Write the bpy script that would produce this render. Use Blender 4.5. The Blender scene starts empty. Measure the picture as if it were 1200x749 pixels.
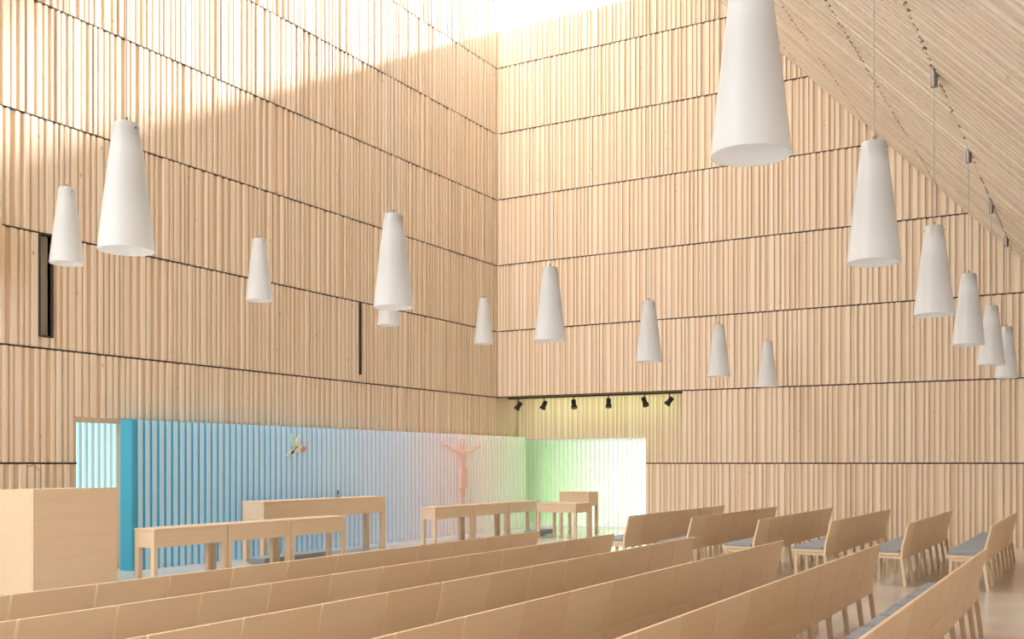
import bpy, bmesh, math, random
from mathutils import Vector, Matrix
random.seed(7)
scene = bpy.context.scene
CX, CY, CZ = 12.824, -21.463, 1.6
S = 1.6
SL = 1.056                      # ceiling slope
def ceil_z(x): return 9.6 - SL*(x-7.56)

# ---------------------------------------------------------------- materials
def new_mat(name):
    m = bpy.data.materials.new(name); m.use_nodes = True
    nt = m.node_tree
    b = nt.nodes['Principled BSDF']
    return m, nt, b
def simple(name, col, rough=0.5, metal=0.0, emis=None, es=0.0, noise=0.0):
    m, nt, b = new_mat(name)
    b.inputs['Base Color'].default_value = (*col, 1)
    b.inputs['Roughness'].default_value = rough
    b.inputs['Metallic'].default_value = metal
    if noise > 0:
        tc = nt.nodes.new('ShaderNodeTexCoord'); n = nt.nodes.new('ShaderNodeTexNoise')
        n.inputs['Scale'].default_value = 60; n.inputs['Detail'].default_value = 4
        mx = nt.nodes.new('ShaderNodeMix'); mx.data_type = 'RGBA'
        mx.inputs[6].default_value = (*[c*(1-noise) for c in col], 1)
        mx.inputs[7].default_value = (*[min(1, c*(1+noise)) for c in col], 1)
        nt.links.new(tc.outputs['Object'], n.inputs['Vector'])
        nt.links.new(n.outputs['Fac'], mx.inputs[0])
        nt.links.new(mx.outputs[2], b.inputs['Base Color'])
    if emis:
        b.inputs['Emission Color'].default_value = (*emis, 1)
        b.inputs['Emission Strength'].default_value = es
    return m
def wood(name, c1, c2, stretch=(14, 14, 0.35), rough=0.55, knots=True, rnd=True, bright=1.0):
    m, nt, b = new_mat(name)
    N = nt.nodes.new; L = nt.links.new
    tc = N('ShaderNodeTexCoord'); mp = N('ShaderNodeMapping')
    mp.inputs['Scale'].default_value = stretch
    L(tc.outputs['Object'], mp.inputs['Vector'])
    n = N('ShaderNodeTexNoise'); n.inputs['Scale'].default_value = 1.6
    n.inputs['Detail'].default_value = 4; n.inputs['Distortion'].default_value = 0.2
    L(mp.outputs[0], n.inputs['Vector'])
    fac = n.outputs['Fac']
    if rnd:
        at = N('ShaderNodeAttribute'); at.attribute_name = 'rnd'
        ma = N('ShaderNodeMath'); ma.operation = 'MULTIPLY_ADD'
        ma.inputs[1].default_value = 0.6
        L(at.outputs['Fac'], ma.inputs[0])
        m2 = N('ShaderNodeMath'); m2.operation = 'MULTIPLY'; m2.inputs[1].default_value = 0.4
        L(n.outputs['Fac'], m2.inputs[0]); L(m2.outputs[0], ma.inputs[2])
        fac = ma.outputs[0]
    r = N('ShaderNodeValToRGB')
    r.color_ramp.elements[0].position = 0.15; r.color_ramp.elements[0].color = (*c1, 1)
    r.color_ramp.elements[1].position = 0.85; r.color_ramp.elements[1].color = (*c2, 1)
    L(fac, r.inputs['Fac'])
    out = r.outputs['Color']
    if knots:
        v = N('ShaderNodeTexVoronoi'); v.inputs['Scale'].default_value = 3.2
        mpk = N('ShaderNodeMapping'); mpk.inputs['Scale'].default_value = (1, 1, 0.6)
        L(tc.outputs['Object'], mpk.inputs['Vector']); L(mpk.outputs[0], v.inputs['Vector'])
        kr = N('ShaderNodeValToRGB')
        kr.color_ramp.elements[0].position = 0.03; kr.color_ramp.elements[0].color = (1, 1, 1, 1)
        kr.color_ramp.elements[1].position = 0.075; kr.color_ramp.elements[1].color = (0, 0, 0, 1)
        L(v.outputs['Distance'], kr.inputs['Fac'])
        mx = N('ShaderNodeMix'); mx.data_type = 'RGBA'
        mk = N('ShaderNodeMath'); mk.operation = 'MULTIPLY'; mk.inputs[1].default_value = 0.6
        L(kr.outputs['Color'], mk.inputs[0]); L(mk.outputs[0], mx.inputs[0])
        L(out, mx.inputs[6]); mx.inputs[7].default_value = (0.50, 0.27, 0.12, 1)
        out = mx.outputs[2]
    L(out, b.inputs['Base Color'])
    b.inputs['Roughness'].default_value = rough
    return m

M_BAT = wood('spruce_batten', (0.875, 0.72, 0.545), (0.94, 0.815, 0.66))
M_BACK = wood('spruce_board', (0.77, 0.58, 0.40), (0.83, 0.66, 0.48), rnd=False)
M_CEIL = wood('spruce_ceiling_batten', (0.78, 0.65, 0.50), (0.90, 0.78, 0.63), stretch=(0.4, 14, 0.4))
M_CBACK_SHADE = wood('spruce_ceiling_board_shade', (0.28, 0.19, 0.11), (0.34, 0.23, 0.14), stretch=(0.4, 14, 0.4), rnd=False, knots=False)  # shade in the gaps between ceiling battens, painted as dark boards
M_GROOVE = simple('shadow_gap_strip', (0.06, 0.045, 0.035), 0.8)
M_PEW = wood('oiled_birch', (0.83, 0.625, 0.41), (0.90, 0.72, 0.51), stretch=(10, 0.6, 10), rough=0.4, knots=False)
M_FURN = wood('oiled_birch_vertical', (0.83, 0.63, 0.42), (0.89, 0.71, 0.50), stretch=(12, 0.8, 12), rough=0.4, knots=False, rnd=False)
M_CUSH = simple('grey_wool', (0.33, 0.37, 0.41), 0.95, noise=0.2)
M_BLACK = simple('black_metal', (0.015, 0.015, 0.016), 0.4, 0.3)
M_GREY = simple('brushed_steel', (0.35, 0.34, 0.33), 0.35, 0.8)
M_CABLE = simple('pale_cable', (0.55, 0.52, 0.48), 0.5)
M_WHITE = simple('white_paint', (0.88, 0.88, 0.86), 0.5)

# ---------------------------------------------------------------- mesh builder
class MB:
    def __init__(s): s.v=[]; s.f=[]; s.m=[]; s.r=[]
    def hexa(s, pts, mi=0, r=None):
        if r is None: r = random.random()
        b = len(s.v); s.v += [tuple(p) for p in pts]; s.r += [r]*8
        for q in ((0,3,2,1),(4,5,6,7),(0,1,5,4),(1,2,6,5),(2,3,7,6),(3,0,4,7)):
            s.f.append(tuple(b+i for i in q)); s.m.append(mi)
    def box(s, x0,x1,y0,y1,z0,z1, mi=0, r=None):
        s.hexa([(x0,y0,z0),(x1,y0,z0),(x1,y1,z0),(x0,y1,z0),(x0,y0,z1),(x1,y0,z1),(x1,y1,z1),(x0,y1,z1)], mi, r)
    def lathe(s, prof, n=32, mi=0, cap0=False, cap1=False, c=(0,0,0), axis='z'):
        b = len(s.v)
        for (rad, z) in prof:
            for i in range(n):
                a = 2*math.pi*i/n
                if axis == 'z': p = (c[0]+rad*math.cos(a), c[1]+rad*math.sin(a), c[2]+z)
                elif axis == 'y': p = (c[0]+rad*math.cos(a), c[1]+z, c[2]+rad*math.sin(a))
                else: p = (c[0]+z, c[1]+rad*math.cos(a), c[2]+rad*math.sin(a))
                s.v.append(p); s.r.append(0.5)
        for k in range(len(prof)-1):
            for i in range(n):
                j = (i+1) % n
                s.f.append((b+k*n+i, b+k*n+j, b+(k+1)*n+j, b+(k+1)*n+i)); s.m.append(mi)
        if cap0: s.f.append(tuple(b+i for i in reversed(range(n)))); s.m.append(mi)
        if cap1: s.f.append(tuple(b+(len(prof)-1)*n+i for i in range(n))); s.m.append(mi)
    def rod(s, p0, p1, rad, n=10, mi=0):
        p0=Vector(p0); p1=Vector(p1); d=(p1-p0).normalized()
        a = d.orthogonal().normalized(); c = d.cross(a)
        b=len(s.v)
        for p in (p0,p1):
            for i in range(n):
                t=2*math.pi*i/n
                s.v.append(tuple(p+rad*(a*math.cos(t)+c*math.sin(t)))); s.r.append(0.5)
        for i in range(n):
            j=(i+1)%n; s.f.append((b+i,b+j,b+n+j,b+n+i)); s.m.append(mi)
        s.f.append(tuple(b+i for i in reversed(range(n)))); s.m.append(mi)
        s.f.append(tuple(b+n+i for i in range(n))); s.m.append(mi)
    def mesh(s, name, mats, smooth=False):
        me = bpy.data.meshes.new(name); me.from_pydata(s.v, [], s.f); me.update()
        for m in mats: me.materials.append(m)
        me.polygons.foreach_set('material_index', s.m)
        at = me.attributes.new('rnd', 'FLOAT', 'POINT'); at.data.foreach_set('value', s.r)
        bm = bmesh.new(); bm.from_mesh(me); bmesh.ops.recalc_face_normals(bm, faces=bm.faces[:]); bm.to_mesh(me); bm.free()
        if smooth:
            me.polygons.foreach_set('use_smooth', [True]*len(me.polygons))
            try: me.set_sharp_from_angle(angle=math.radians(40))
            except Exception: pass
        return me
    def obj(s, name, mats, loc=(0,0,0), smooth=False, bevel=0):
        o = bpy.data.objects.new(name, s.mesh(name, mats, smooth)); o.location = loc
        scene.collection.objects.link(o)
        if bevel:
            bv = o.modifiers.new('bevel','BEVEL'); bv.width=bevel; bv.segments=2; bv.limit_method='ANGLE'
        return o
def inst(name, me, loc, bevel=0, rot=0):
    o = bpy.data.objects.new(name, me); o.location = loc; o.rotation_euler[2]=rot
    scene.collection.objects.link(o)
    if bevel:
        bv = o.modifiers.new('bevel','BEVEL'); bv.width=bevel; bv.segments=2; bv.limit_method='ANGLE'
    return o

def pattern(t0, t1):
    """irregular batten rhythm -> (start, end, depth)"""
    out=[]; t=t0+random.uniform(0,0.05)
    while t < t1-0.03:
        w = random.choice((0.04,0.045,0.055,0.065,0.09))
        d = random.choice((0.025,0.03,0.03,0.04))
        out.append((t, min(t+w,t1), d))
        t += w + random.choice((0.035,0.045,0.055,0.07,0.10))
    return out
G = 0.013   # half height of groove

# ---------------------------------------------------------------- wall_left (X=0)
YB = -25.0
wl = MB()
OY0, OY1, OZ = -11.80, -10.9, 2.20       # window opening behind the screen end
ZT = 15.2
slots = [(-12.40,-12.22,3.38,4.78), (-5.35,-5.32,3.38,4.78)]
wl.box(-0.25,0, YB,OY0, 0,3.38, 1)
wl.box(-0.25,0, OY1,1.0, 0,3.2, 1)
wl.box(-0.25,0, OY0,OY1, OZ,3.2, 1)
wl.box(-0.25,0, OY0,0.0, 3.2,3.38, 1)
prev = YB
for a,b,c,d in slots:
    wl.box(-0.25,0, prev,a, 3.38,4.78, 1)
    wl.box(-0.25,-0.06, a,b, 3.38,4.78, 3)
    fw = 0.02 if b-a>0.1 else 0.012
    wl.box(-0.06,0.045, a-fw,a, c-0.02,d+0.02, 2); wl.box(-0.06,0.045, b,b+fw, c-0.02,d+0.02, 2)
    wl.box(-0.06,0.045, a,b, c-0.02,c, 2); wl.box(-0.06,0.045, a,b, d,d+0.02, 2)
    prev = b
wl.box(-0.25,0, prev,0, 3.38,4.78, 1)
wl.box(-0.25,0, YB,0, 4.78,ZT, 1)
for k in range(-1, 9):
    z0 = S+S*k; z1=min(z0+S, ZT)
    if z0 >= ZT: break
    yend = 1.0 if k < 1 else 0.0
    for (a,b,d) in pattern(YB, yend):
        lo, hi = z0+G, z1-G
        if k == -1: lo = 0.0
        if b > OY0-0.02:
            if k == -1: continue
            if k == 0: lo = 2.27
        skip=False
        for (sa,sb,sc,sd) in slots:
            if k==1 and b>sa-0.02 and a<sb+0.02: skip=True
        if skip:
            wl.box(0,d, a,b, lo,3.355); continue
        wl.box(0,d, a,b, lo,hi)
    if k>=0:
        ye = OY0 if k==0 else yend
        wl.box(0,0.014, YB,ye, z0-G,z0+G, 2)
M_SLOT = simple('slot_lining', (0.50,0.46,0.38), 0.7)
wl.obj('wall_left', [M_BAT, M_BACK, M_GROOVE, M_SLOT])

# ---------------------------------------------------------------- wall_back (Y=0)
AX, AZ, WT = 4.77, 3.2, 12.1
XR = 14.0
wb = MB()
def xslope(z): return 7.56 + (9.6-z)/SL
def prism(poly, y0, y1, mi, mb):
    b=len(mb.v); n=len(poly)
    for y in (y0,y1):
        for (x,z) in poly: mb.v.append((x,y,z)); mb.r.append(0.5)
    mb.f.append(tuple(b+i for i in range(n))); mb.m.append(mi)
    mb.f.append(tuple(b+n+i for i in reversed(range(n)))); mb.m.append(mi)
    for i in range(n):
        j=(i+1)%n; mb.f.append((b+i,b+j,b+n+j,b+n+i)); mb.m.append(mi)
prism([(AX,0),(XR,0),(XR,ceil_z(XR)),(xslope(AZ),AZ),(AX,AZ)], 0,0.22, 1, wb)
prism([(0,AZ),(xslope(AZ),AZ),(xslope(WT),WT),(0,WT)], 0,0.22, 1, wb)
for k in range(-1,7):
    z0=S+S*k; z1=min(z0+S, WT+G)
    x0 = AX if k<1 else 0.06
    for (a,b,d) in pattern(x0, XR):
        lo=z0+G if k>=0 else 0.0; hi=min(z1-G, WT)
        hm = ceil_z(b)-0.02
        if hm < lo+0.05: continue
        wb.hexa([(a,-d,lo),(b,-d,lo),(b,0,lo),(a,0,lo),
                 (a,-d,min(hi,ceil_z(a)-.02)),(b,-d,min(hi,hm)),(b,0,min(hi,hm)),(a,0,min(hi,ceil_z(a)-.02))])
    if k>=0:
        xe = min(XR, xslope(z0))
        wb.box(x0 if k!=1 else 0.0, xe, -0.014,0, z0-G,z0+G, 2)
wb.obj('wall_back', [M_BAT, M_BACK, M_GROOVE])

# ---------------------------------------------------------------- alcove walls
al = MB()
AYB = 1.0; NX = 3.49; NZ = 2.2
al.box(NX, AX+0.2, AYB, AYB+0.2, 0, AZ, 1)
al.box(-0.25, NX, AYB, AYB+0.2, NZ, AZ, 1)
al.box(AX, AX+0.2, 0.22, AYB, 0, AZ, 1)
al.box(-0.25, AX+0.2, 0.22, AYB+0.2, AZ, AZ+0.15, 1)
for (x0,x1,lo,hi) in ((0.05,NX,NZ,AZ),(NX,AX,0,S-G),(NX,AX,S+G,AZ)):
    for (a,b,d) in pattern(x0,x1):
        al.box(a,b,AYB-d*0.7,AYB,lo,hi)
al.box(NX,AX,AYB-0.014,AYB,S-G,S+G,2)
al.box(NX, NX+0.1, AYB+0.2, 1.9, 0, NZ+0.1, 3)
al.box(-0.25, NX+0.1, AYB+0.2, 1.9, NZ, NZ+0.1, 3)
al.box(-0.35, -0.25, AYB, 1.9, 0, NZ+0.1, 3)
al.obj('wall_alcove', [M_BAT, M_BACK, M_GROOVE, M_WHITE])

# windows
def emit_ramp(name, axis, a, b_, c0, c1, e0, e1):
    m,nt,b=new_mat(name); N=nt.nodes.new; L=nt.links.new
    tc=N('ShaderNodeTexCoord'); sp=N('ShaderNodeSeparateXYZ'); L(tc.outputs['Object'],sp.inputs[0])
    mr=N('ShaderNodeMapRange'); mr.inputs['From Min'].default_value=a; mr.inputs['From Max'].default_value=b_
    L(sp.outputs[axis],mr.inputs['Value'])
    mx=N('ShaderNodeMix'); mx.data_type='RGBA'; L(mr.outputs[0],mx.inputs[0])
    mx.inputs[6].default_value=(*c0,1); mx.inputs[7].default_value=(*c1,1)
    ms=N('ShaderNodeMapRange'); ms.inputs['From Min'].default_value=a; ms.inputs['From Max'].default_value=b_
    ms.inputs['To Min'].default_value=e0; ms.inputs['To Max'].default_value=e1; L(sp.outputs[axis],ms.inputs['Value'])
    L(mx.outputs[2],b.inputs['Base Color']); L(mx.outputs[2],b.inputs['Emission Color']); L(ms.outputs[0],b.inputs['Emission Strength'])
    b.inputs['Roughness'].default_value=0.4
    return m
M_WIN = emit_ramp('frosted_tinted_glass','X',0.2,3.2,(0.58,0.90,0.48),(0.90,1.0,0.95),0.14,0.75)
M_WINC = simple('cyan_frosted_glass', (0.70,0.90,0.94), 0.4, emis=(0.55,0.93,1.0), es=0.5)
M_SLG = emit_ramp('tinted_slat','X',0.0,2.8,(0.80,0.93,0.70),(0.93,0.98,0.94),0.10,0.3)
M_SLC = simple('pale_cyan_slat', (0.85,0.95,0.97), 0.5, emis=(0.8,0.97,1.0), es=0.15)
M_WFR = simple('white_window_frame_glow', (0.9,0.93,0.9), 0.5, emis=(0.95,1,0.95), es=0.2)  # frame edges lightened by emission, the frame is no lamp
w = MB()
w.box(-0.25,NX,1.80,1.84,0,NZ,0)
t=-0.2
while t<3.4:
    w.box(t,t+0.055,1.70,1.77,0.03,NZ,1); t+=0.125
w.box(3.43,3.48,1.74,1.80,0,NZ,2)
w.box(-0.25,NX,1.74,1.80,0,0.06,2); w.box(-0.25,NX,1.74,1.80,NZ-0.06,NZ,2)
w.obj('window_1',[M_WIN,M_SLG,M_WFR])
w = MB()
w.box(-0.66,-0.62,-12.6,-9.6,0,NZ+0.1,0)
t=-12.55
while t<-9.7: w.box(-0.60,-0.54,t,t+0.05,0.03,NZ+0.05,1); t+=0.11
w.box(-0.62,-0.25,-12.65,-12.6,0,NZ+0.1,2); w.box(-0.62,-0.25,-9.6,-9.55,0,NZ+0.1,2)
w.box(-0.66,-0.25,-12.65,-9.55,NZ+0.1,NZ+0.15,2)
w.box(-0.54,-0.50,-12.6,-9.6,0,0.08,2)
w.obj('window_2',[M_WINC,M_SLC,M_WHITE])

# ---------------------------------------------------------------- altar screen, reflected coloured light painted in as gradient and glow
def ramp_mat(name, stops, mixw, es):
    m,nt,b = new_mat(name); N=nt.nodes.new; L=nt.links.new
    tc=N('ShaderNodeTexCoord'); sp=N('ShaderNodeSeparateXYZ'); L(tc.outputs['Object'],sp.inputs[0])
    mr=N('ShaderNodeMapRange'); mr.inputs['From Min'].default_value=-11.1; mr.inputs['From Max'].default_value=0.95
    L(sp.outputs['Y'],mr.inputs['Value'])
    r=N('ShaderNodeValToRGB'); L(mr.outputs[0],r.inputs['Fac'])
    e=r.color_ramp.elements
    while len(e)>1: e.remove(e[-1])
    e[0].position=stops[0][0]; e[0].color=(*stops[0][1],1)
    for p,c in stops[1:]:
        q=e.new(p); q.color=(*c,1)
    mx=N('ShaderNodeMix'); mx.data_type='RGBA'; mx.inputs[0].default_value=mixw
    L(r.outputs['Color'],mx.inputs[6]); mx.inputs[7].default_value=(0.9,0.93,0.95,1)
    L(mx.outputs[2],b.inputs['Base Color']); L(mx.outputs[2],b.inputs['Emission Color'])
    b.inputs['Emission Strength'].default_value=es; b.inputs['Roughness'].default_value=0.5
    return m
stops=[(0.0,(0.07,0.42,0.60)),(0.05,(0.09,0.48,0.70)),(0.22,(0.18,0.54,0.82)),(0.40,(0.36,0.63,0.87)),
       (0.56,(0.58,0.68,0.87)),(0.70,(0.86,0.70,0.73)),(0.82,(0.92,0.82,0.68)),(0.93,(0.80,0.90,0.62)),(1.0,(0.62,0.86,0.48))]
M_SCR=ramp_mat('light_gradient_panel',stops,0.0,0.05)
M_SCS=ramp_mat('light_gradient_slat',stops,0.50,0.12)
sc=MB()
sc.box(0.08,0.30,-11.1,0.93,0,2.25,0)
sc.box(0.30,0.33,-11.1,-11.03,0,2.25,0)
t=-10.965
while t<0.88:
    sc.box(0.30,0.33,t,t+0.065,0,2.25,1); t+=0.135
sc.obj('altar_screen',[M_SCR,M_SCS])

# ---------------------------------------------------------------- ceiling slope
XT = 2.2
L_ = math.hypot(1,SL); DU=Vector((1,0,-SL))/L_; NW=Vector((-SL,0,-1))/L_
O=Vector((XT,0,ceil_z(XT)))
LEN=(XR-XT)*L_
cl=MB()
def cbox(u0,u1,v0,v1,w0,w1,mi,r=None):
    P=lambda u,v,w_: O+DU*u+Vector((0,v,0))+NW*w_
    cl.hexa([P(u0,v0,w0),P(u1,v0,w0),P(u1,v1,w0),P(u0,v1,w0),P(u0,v0,w1),P(u1,v0,w1),P(u1,v1,w1),P(u0,v1,w1)],mi,r)
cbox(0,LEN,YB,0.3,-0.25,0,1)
u=0
while u<LEN:
    u1=min(u+1.9,LEN)
    v=YB
    while v<-0.06:
        wd=random.choice((0.05,0.06,0.08)); 
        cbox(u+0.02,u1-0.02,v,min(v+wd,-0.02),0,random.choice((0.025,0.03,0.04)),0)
        v+=wd+random.choice((0.08,0.10,0.12))
    cbox(u-0.02,u+0.02,YB,-0.02,0,0.012,2)
    u+=1.9
cl.obj('ceiling',[M_CEIL,M_CBACK_SHADE,M_GROOVE])
# right wall
wr=MB(); wr.box(XR,XR+0.2,YB,0.22,0,ceil_z(XR)+0.2,1)
for (a,b,d) in pattern(YB,-0.1): wr.box(XR-d,XR,a,b,0,ceil_z(XR)-0.02)
wr.obj('wall_right',[M_BAT,M_BACK])
# added glowing panel along the ridge, out of view, brightens the room
M_FILL=simple('fill_panel_glow',(0.9,0.9,0.9),0.4,emis=(1.0,0.99,0.97),es=7.5)
sk=MB(); sk.box(0.0,XT-0.03,YB,-0.1,15.22,15.25,0)
y=YB
while y<-0.3: sk.box(0.09,XT-0.2,y,y+0.08,15.10,15.22,1); y+=1.8
sk.obj('ridge_fill_panel',[M_FILL,M_WHITE])
# gable window above the back wall
m,nt,b=new_mat('clear_glass')
tr=nt.nodes.new('ShaderNodeBsdfTransparent'); gl=nt.nodes.new('ShaderNodeBsdfGlossy'); gl.inputs['Roughness'].default_value=0.02
mxs=nt.nodes.new('ShaderNodeMixShader'); mxs.inputs[0].default_value=0.05
nt.links.new(tr.outputs[0],mxs.inputs[1]); nt.links.new(gl.outputs[0],mxs.inputs[2])
nt.links.new(mxs.outputs[0],nt.nodes['Material Output'].inputs['Surface'])
gw=MB()
prism([(0,WT),(xslope(WT),WT),(XT,ceil_z(XT)),(0,15.2)],0.11,0.12,0,gw)
for x in (0.0,1.7,3.4): gw.box(x,x+0.05,0.07,0.16,WT,min(15.2,ceil_z(x)),1)
gw.box(0,xslope(WT),0.05,0.18,WT,WT+0.05,1)
gw.obj('window_3',[m,M_WHITE])

# ---------------------------------------------------------------- floor
m,nt,b=new_mat('polished_concrete'); N=nt.nodes.new; L=nt.links.new
tc=N('ShaderNodeTexCoord'); n1=N('ShaderNodeTexNoise'); n1.inputs['Scale'].default_value=1.2; n1.inputs['Detail'].default_value=8
L(tc.outputs['Object'],n1.inputs['Vector'])
r=N('ShaderNodeValToRGB'); r.color_ramp.elements[0].position=0.3; r.color_ramp.elements[0].color=(0.64,0.60,0.56,1)
r.color_ramp.elements[1].position=0.7; r.color_ramp.elements[1].color=(0.74,0.70,0.66,1)
L(n1.outputs['Fac'],r.inputs['Fac']); L(r.outputs['Color'],b.inputs['Base Color']); b.inputs['Roughness'].default_value=0.18
fl=MB(); fl.box(-0.7,XR+0.2,YB,1.9,-0.2,0)
fl.obj('floor',[m])

# ---------------------------------------------------------------- pews
def pew_mesh(name, n, p):
    mb=MB()
    for i in range(n):
        y0=i*p; y1=y0+p
        g=0.006
        r=random.random()
        zs=(0.34,0.50,0.82); xf=(-0.115,-0.105,-0.022); xb=(-0.085,-0.075,0.0)
        for j in range(2):
            mb.hexa([(xf[j],y0+g,zs[j]),(xb[j],y0+g,zs[j]),(xb[j],y1-g,zs[j]),(xf[j],y1-g,zs[j]),
                     (xf[j+1],y0+g,zs[j+1]),(xb[j+1],y0+g,zs[j+1]),(xb[j+1],y1-g,zs[j+1]),(xf[j+1],y1-g,zs[j+1])],0,r)
        mb.box(-0.54,-0.118,y0+g,y1-g,0.405,0.435,0,r)           # seat board
        mb.box(-0.53,-0.135,y0+0.03,y1-0.03,0.437,0.472,1)        # cushion
    mb.box(-0.50,-0.47,0.03,n*p-0.03,0.35,0.405,0)                # front apron
    mb.box(-0.16,-0.13,0.03,n*p-0.03,0.35,0.405,0)
    ys=[0.04]+[i*p for i in range(1,n)]+[n*p-0.04]
    for y in ys:
        a,b_=y-0.02,y+0.02
        mb.box(-0.505,-0.465,a,b_,0,0.405,0)
        mb.hexa([(-0.075,a,0),(-0.035,a,0),(-0.035,b_,0),(-0.075,b_,0),(-0.125,a,0.405),(-0.085,a,0.405),(-0.085,b_,0.405),(-0.125,b_,0.405)],0)
        mb.box(-0.47,-0.12,a+0.005,b_-0.005,0.36,0.40,0)
    return mb.mesh(name,[M_PEW,M_CUSH])
near=pew_mesh('pew_long',15,0.6); far=pew_mesh('pew_short',7,0.63)
for k in range(6):
    inst('pew',near,(CX-5.63+0.94*k,CY+1.4,0),0.004)
for k in range(6):
    inst('pew',far,(CX-6.08+0.975*k,CY+14.0,0),0.004)

# ---------------------------------------------------------------- rails, altar, tables
def table(name, x0,x1,y0,y1,h,apron,nsec=1,leg=0.07,axis='y',mats=None,gap=0.0):
    mb=MB(); L0=(y1-y0)/nsec
    for i in range(nsec):
        a=y0+i*L0+ (0.004 if i else 0); b_=y0+(i+1)*L0-(0.004 if i<nsec-1 else 0)
        mb.box(x0,x1,a,b_,h-0.03,h,0)
        t=0.035
        mb.box(x0+.005,x0+t,a+.005,b_-.005,h-apron,h-0.03,0); mb.box(x1-t,x1-.005,a+.005,b_-.005,h-apron,h-0.03,0)
        mb.box(x0+t,x1-t,a+.005,a+t,h-apron,h-0.03,0); mb.box(x0+t,x1-t,b_-t,b_-.005,h-apron,h-0.03,0)
        for (lx,ly) in ((x0+.005,a+.005),(x1-leg-.005,a+.005),(x0+.005,b_-leg-.005),(x1-leg-.005,b_-leg-.005)):
            mb.box(lx,lx+leg,ly,ly+leg,0,h-apron,0)
    return mb.obj(name, mats or [M_FURN], bevel=0.005)
table('communion_rail',1.70,2.08,-12.20,-8.27,0.74,0.25,3)
table('communion_rail',1.15,1.50,-4.85,-0.55,0.74,0.24,3)
table('altar',0.62,1.10,-9.15,-5.9,0.98,0.30,1,0.09)
table('credence_table',2.25,3.2,-2.1,-1.3,0.75,0.2,1,0.06)
table('side_table',2.1,2.85,-0.75,-0.25,0.96,0.32,1,0.06)
def kneeler(x0,x1,y0,y1):
    mb=MB(); mb.box(x0,x1,y0,y1,0.03,0.13,0); 
    for x in (x0+.03,x1-.08):
        for y in (y0+.05,y1-.1): mb.box(x,x+.05,y,y+.05,0,0.03,1)
    mb.obj('kneeler_cushion',[M_CUSH,M_FURN],bevel=0.015)
kneeler(1.2,1.55,-9.6,-8.0)
kneeler(1.75,2.1,-1.75,-0.9)
# small candlestick on the altar
cs=MB(); cs.lathe([(0.05,0),(0.05,0.01),(0.012,0.02),(0.012,0.05),(0.03,0.06),(0.03,0.07)],20,0,True,True); cs.lathe([(0.014,0.07),(0.014,0.13)],16,1,True,True)
cs.obj('candlestick',[M_GREY,M_BLACK],(0.85,-7.0,0.98),True)

# ---------------------------------------------------------------- lectern
lc=MB()
lc.box(0.92,1.74,-13.68,-12.56,0.06,1.25,0); lc.box(0.97,1.69,-13.63,-12.6,0,0.06,2)
lc.box(0.92,1.74,-13.74,-13.685,0.0,1.28,0)
lc.box(1.745,1.79,-13.74,-12.54,0.0,1.29,0)
lc.box(0.92,1.74,-13.68,-12.56,1.252,1.275,0)
lc.rod((1.3,-13.3,1.27),(1.3,-13.3,1.50),0.005,8,1); lc.rod((1.3,-13.3,1.50),(1.27,-13.36,1.58),0.005,8,1); lc.rod((1.27,-13.36,1.58),(1.23,-13.42,1.56),0.010,10,1)
lc.obj('lectern',[M_FURN,M_GREY,M_GROOVE],bevel=0.004)

# loudspeaker cabinet on left wall
sp=MB(); sp.box(0.09,0.42,-13.9,-13.22,4.0,4.82,0); sp.box(0.42,0.44,-13.86,-13.26,4.04,4.78,1); sp.box(0.0,0.09,-13.6,-13.4,4.3,4.5,2)
sp.obj('wall_speaker',[M_FURN,M_PEW,M_BLACK],bevel=0.01)

# ---------------------------------------------------------------- pendants
m,nt,b=new_mat('opal_glass'); N=nt.nodes.new; L=nt.links.new
b.inputs['Base Color'].default_value=(0.80,0.80,0.79,1); b.inputs['Roughness'].default_value=0.2
tl=N('ShaderNodeBsdfTranslucent'); tl.inputs['Color'].default_value=(0.84,0.84,0.83,1)
mx=N('ShaderNodeMixShader'); mx.inputs[0].default_value=0.45
L(b.outputs[0],mx.inputs[1]); L(tl.outputs[0],mx.inputs[2]); L(mx.outputs[0],nt.nodes['Material Output'].inputs['Surface'])
tc=N('ShaderNodeTexCoord'); sp=N('ShaderNodeSeparateXYZ'); L(tc.outputs['Object'],sp.inputs[0])
mr=N('ShaderNodeMapRange'); mr.inputs['From Min'].default_value=0.9; mr.inputs['From Max'].default_value=0.1
mr.inputs['To Min'].default_value=0.0; mr.inputs['To Max'].default_value=0.13; L(sp.outputs['Z'],mr.inputs['Value'])
b.inputs['Emission Color'].default_value=(1.0,0.98,0.95,1); L(mr.outputs[0],b.inputs['Emission Strength'])
M_OPAL=m
M_BULB=simple('bulb_glass',(1,0.95,0.85),0.3,emis=(1,0.96,0.9),es=2.0)
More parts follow.
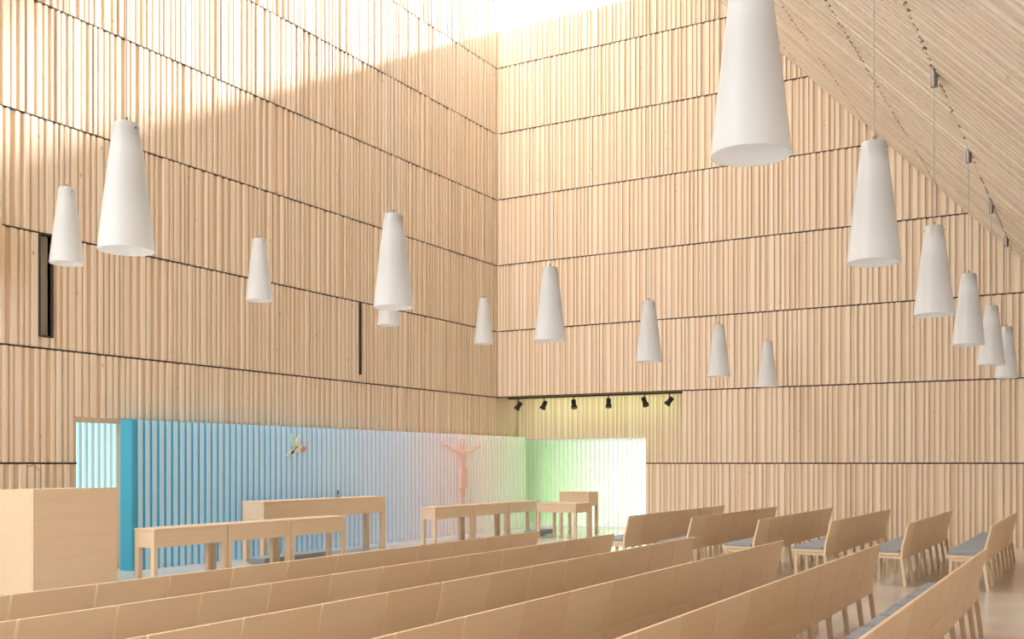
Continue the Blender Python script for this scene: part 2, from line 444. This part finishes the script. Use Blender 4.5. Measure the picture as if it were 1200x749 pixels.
def lamp_mesh(name, top):
    mb=MB()
    prof=[(0.193,0.0),(0.196,0.004),(0.190,0.06),(0.165,0.28),(0.137,0.52),(0.110,0.74),(0.090,0.90)]
    inner=[(0.084,0.895),(0.104,0.74),(0.131,0.52),(0.159,0.28),(0.184,0.06),(0.189,0.002),(0.193,0.0)]
    mb.lathe(prof+[(0.087,0.903)]+inner,40,0)
    mb.lathe([(0.0,0.845),(0.088,0.845),(0.088,0.855),(0.0,0.855)],24,2)
    mb.lathe([(0.022,0.845),(0.022,0.78),(0.012,0.77)],16,2)
    mb.lathe([(0.012,0.78),(0.035,0.72),(0.04,0.68),(0.03,0.64),(0.001,0.62)],16,3)
    mb.rod((0,0,0.85),(0,0,0.95),0.012,10,2)
    mb.rod((0,0,0.94),(0,0,top),0.0055,8,1)
    mb.rod((0,0,top-0.14),(0,0,top+0.06),0.035,16,2)
    for s_ in (-1,1): mb.rod((s_*0.085,0,0.86),(s_*0.102,0,0.86),0.008,8,2)
    return mb.mesh(name,[M_OPAL,M_CABLE,M_GREY,M_BULB],True)
dys=[4.95,8.05,11.2,14.25,17.3,20.1]
zl=3.11; zh=3.98
mA=lamp_mesh('pendant_lamp_low',ceil_z(11.32)-zl-0.06)
mB_=lamp_mesh('pendant_lamp_mid',ceil_z(6.9)-zl-0.06)
mC=lamp_mesh('pendant_lamp_high',15.16-zh)
for d in dys: inst('pendant_lamp',mA,(11.32,CY+d,zl))
for i,d in enumerate(dys): inst('pendant_lamp',mB_,(6.80+0.05*i,CY+d,zl))
for d in (7.95,11.17,14.3,17.45): inst('pendant_lamp',mC,(2.1,CY+d,zh))

# ---------------------------------------------------------------- track spotlights
tk=MB(); tk.box(0.15,AX-0.1,0.28,0.315,3.165,3.2,0)
for x,ang in ((0.45,-0.5),(1.15,-0.3),(1.95,0.2),(2.85,0.1),(3.75,0.4),(4.35,-0.6)):
    tk.rod((x,0.297,3.17),(x,0.297,3.06),0.012,8,0)
    d=Vector((math.sin(ang)*0.7,-0.15,-0.55)).normalized()
    c=Vector((x,0.297,3.0))
    tk.rod(c-d*0.10,c+d*0.05,0.055,16,0); tk.rod(c+d*0.05,c+d*0.11,0.072,16,0)
tk.obj('track_spotlights',[M_BLACK],smooth=True)

# ---------------------------------------------------------------- risen christ relief on the screen
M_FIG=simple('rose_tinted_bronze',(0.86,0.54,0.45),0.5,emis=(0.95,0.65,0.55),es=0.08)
J={ # local (y, z, x), radius
 'pelvis':(0,0.78,0,.085),'waist':(0,.93,0,.075),'chest':(0,1.10,0,.105),'neck':(0,1.24,0,.04),'head':(0,1.33,0,.065),'crown':(0,1.41,0,.05),
 'shL':(-.16,1.19,0,.05),'elL':(-.42,1.22,.0,.035),'wrL':(-.66,1.31,0,.024),'haL':(-.76,1.35,0,.028),
 'shR':(.16,1.19,0,.05),'elR':(.42,1.22,.0,.035),'wrR':(.66,1.31,0,.024),'haR':(.76,1.35,0,.028),
 'hpL':(-.07,.72,0,.075),'knL':(-.05,.40,0,.05),'anL':(-.035,.08,0,.03),'foL':(-.035,.0,.03,.03),
 'hpR':(.07,.72,0,.075),'knR':(.05,.40,0,.05),'anR':(.035,.08,0,.03),'foR':(.035,.0,.03,.03)}
names=list(J); E=[('pelvis','waist'),('waist','chest'),('chest','neck'),('neck','head'),('head','crown'),
 ('chest','shL'),('shL','elL'),('elL','wrL'),('wrL','haL'),('chest','shR'),('shR','elR'),('elR','wrR'),('wrR','haR'),
 ('pelvis','hpL'),('hpL','knL'),('knL','anL'),('anL','foL'),('pelvis','hpR'),('hpR','knR'),('knR','anR'),('anR','foR')]
me=bpy.data.meshes.new('body')
me.from_pydata([(J[n][2],J[n][0],J[n][1]) for n in names],[(names.index(a),names.index(b)) for a,b in E],[])
fig=bpy.data.objects.new('christ_figure',me); scene.collection.objects.link(fig)
md=fig.modifiers.new('skin','SKIN')
for i,n_ in enumerate(names):
    sv=me.skin_vertices[0].data[i]; sv.radius=(J[n_][3],J[n_][3]); sv.use_root=(n_=='pelvis')
ss=fig.modifiers.new('sub','SUBSURF'); ss.levels=2; ss.render_levels=2
me.materials.append(M_FIG)
fig.location=(0.40,-2.15,0.66); fig.scale=(0.6,1.0,1.0)
rb=MB()
rb.hexa([(-.05,-.15,.38),(.08,-.15,.38),(.08,.15,.38),(-.05,.15,.38),(-.05,-.105,.84),(.08,-.105,.84),(.08,.105,.84),(-.05,.105,.84)],0)
rb.lathe([(0.105,-0.01),(0.125,-0.01),(0.125,0.01),(0.105,0.01),(0.105,-0.01)],32,0,c=(-0.02,0,1.36),axis='x')
ro=rb.obj('robe_and_halo',[M_FIG],bevel=0.02); ro.parent=fig

# little dove-and-flower ornament
M_LEAF=simple('leaf_green',(0.45,0.7,0.5),0.6,emis=(0.4,0.7,0.45),es=0.15); M_RED=simple('flower_red',(0.85,0.3,0.2),0.5)
om=MB()
def leaf(cy,cz,ln,wd,ang,mi):
    b=len(om.v); n=12
    pts=[]
    for i in range(n):
        t=2*math.pi*i/n; px=ln*0.5*math.cos(t); pz=wd*0.5*math.sin(t)*(1-0.3*math.cos(t))
        pts.append((cy+px*math.cos(ang)-pz*math.sin(ang), cz+px*math.sin(ang)+pz*math.cos(ang)))
    for x in (0,0.02):
        for (y,z) in pts: om.v.append((x,y,z)); om.r.append(0.5)
    om.f.append(tuple(b+i for i in range(n))); om.m.append(mi)
    om.f.append(tuple(b+n+i for i in reversed(range(n)))); om.m.append(mi)
    for i in range(n):
        j=(i+1)%n; om.f.append((b+i,b+j,b+n+j,b+n+i)); om.m.append(mi)
leaf(0,0.0,0.34,0.10,0.5,2); leaf(-0.08,0.14,0.30,0.09,1.9,0); leaf(0.04,0.15,0.26,0.09,1.2,2); leaf(-0.16,-0.06,0.2,0.07,3.6,2); leaf(0.19,0.02,0.12,0.11,0,1)
om.obj('dove_ornament',[M_LEAF,M_RED,M_WHITE],(0.345,-7.55,1.84))

# ---------------------------------------------------------------- light
w=bpy.data.worlds.new('sky'); scene.world=w; w.use_nodes=True
bg=w.node_tree.nodes['Background']; bg.inputs[0].default_value=(0.92,0.96,1,1); bg.inputs[1].default_value=2.4
sd=bpy.data.lights.new('sun','SUN'); sd.energy=15; sd.angle=math.radians(3.0); sd.color=(1,0.98,0.95)
so=bpy.data.objects.new('sun',sd); scene.collection.objects.link(so)
so.rotation_euler=Vector((-0.25,-1.0,-0.49)).to_track_quat('-Z','Y').to_euler(); so.location=(5,10,20)
# added area light beside the track, tints the alcove wall green
ad=bpy.data.lights.new('alcove_tint_fill','AREA'); ad.shape='RECTANGLE'; ad.size=4.0; ad.size_y=0.06; ad.energy=9; ad.color=(0.80,1.0,0.58)
ao=bpy.data.objects.new('alcove_tint_fill',ad); scene.collection.objects.link(ao)
ao.location=(2.4,0.40,3.15); ao.rotation_euler=Vector((0,0.6,-0.7)).to_track_quat('-Z','Y').to_euler()

cam=bpy.data.cameras.new('camera'); co=bpy.data.objects.new('camera',cam); scene.collection.objects.link(co)
co.location=(CX,CY,CZ); co.rotation_euler=(math.radians(90),0,math.radians(30))
cam.sensor_width=36; cam.lens=36.09; cam.shift_y=0.1404; cam.clip_start=0.05
scene.camera=co
scene.view_settings.view_transform='Standard'
scene.view_settings.exposure=0.32
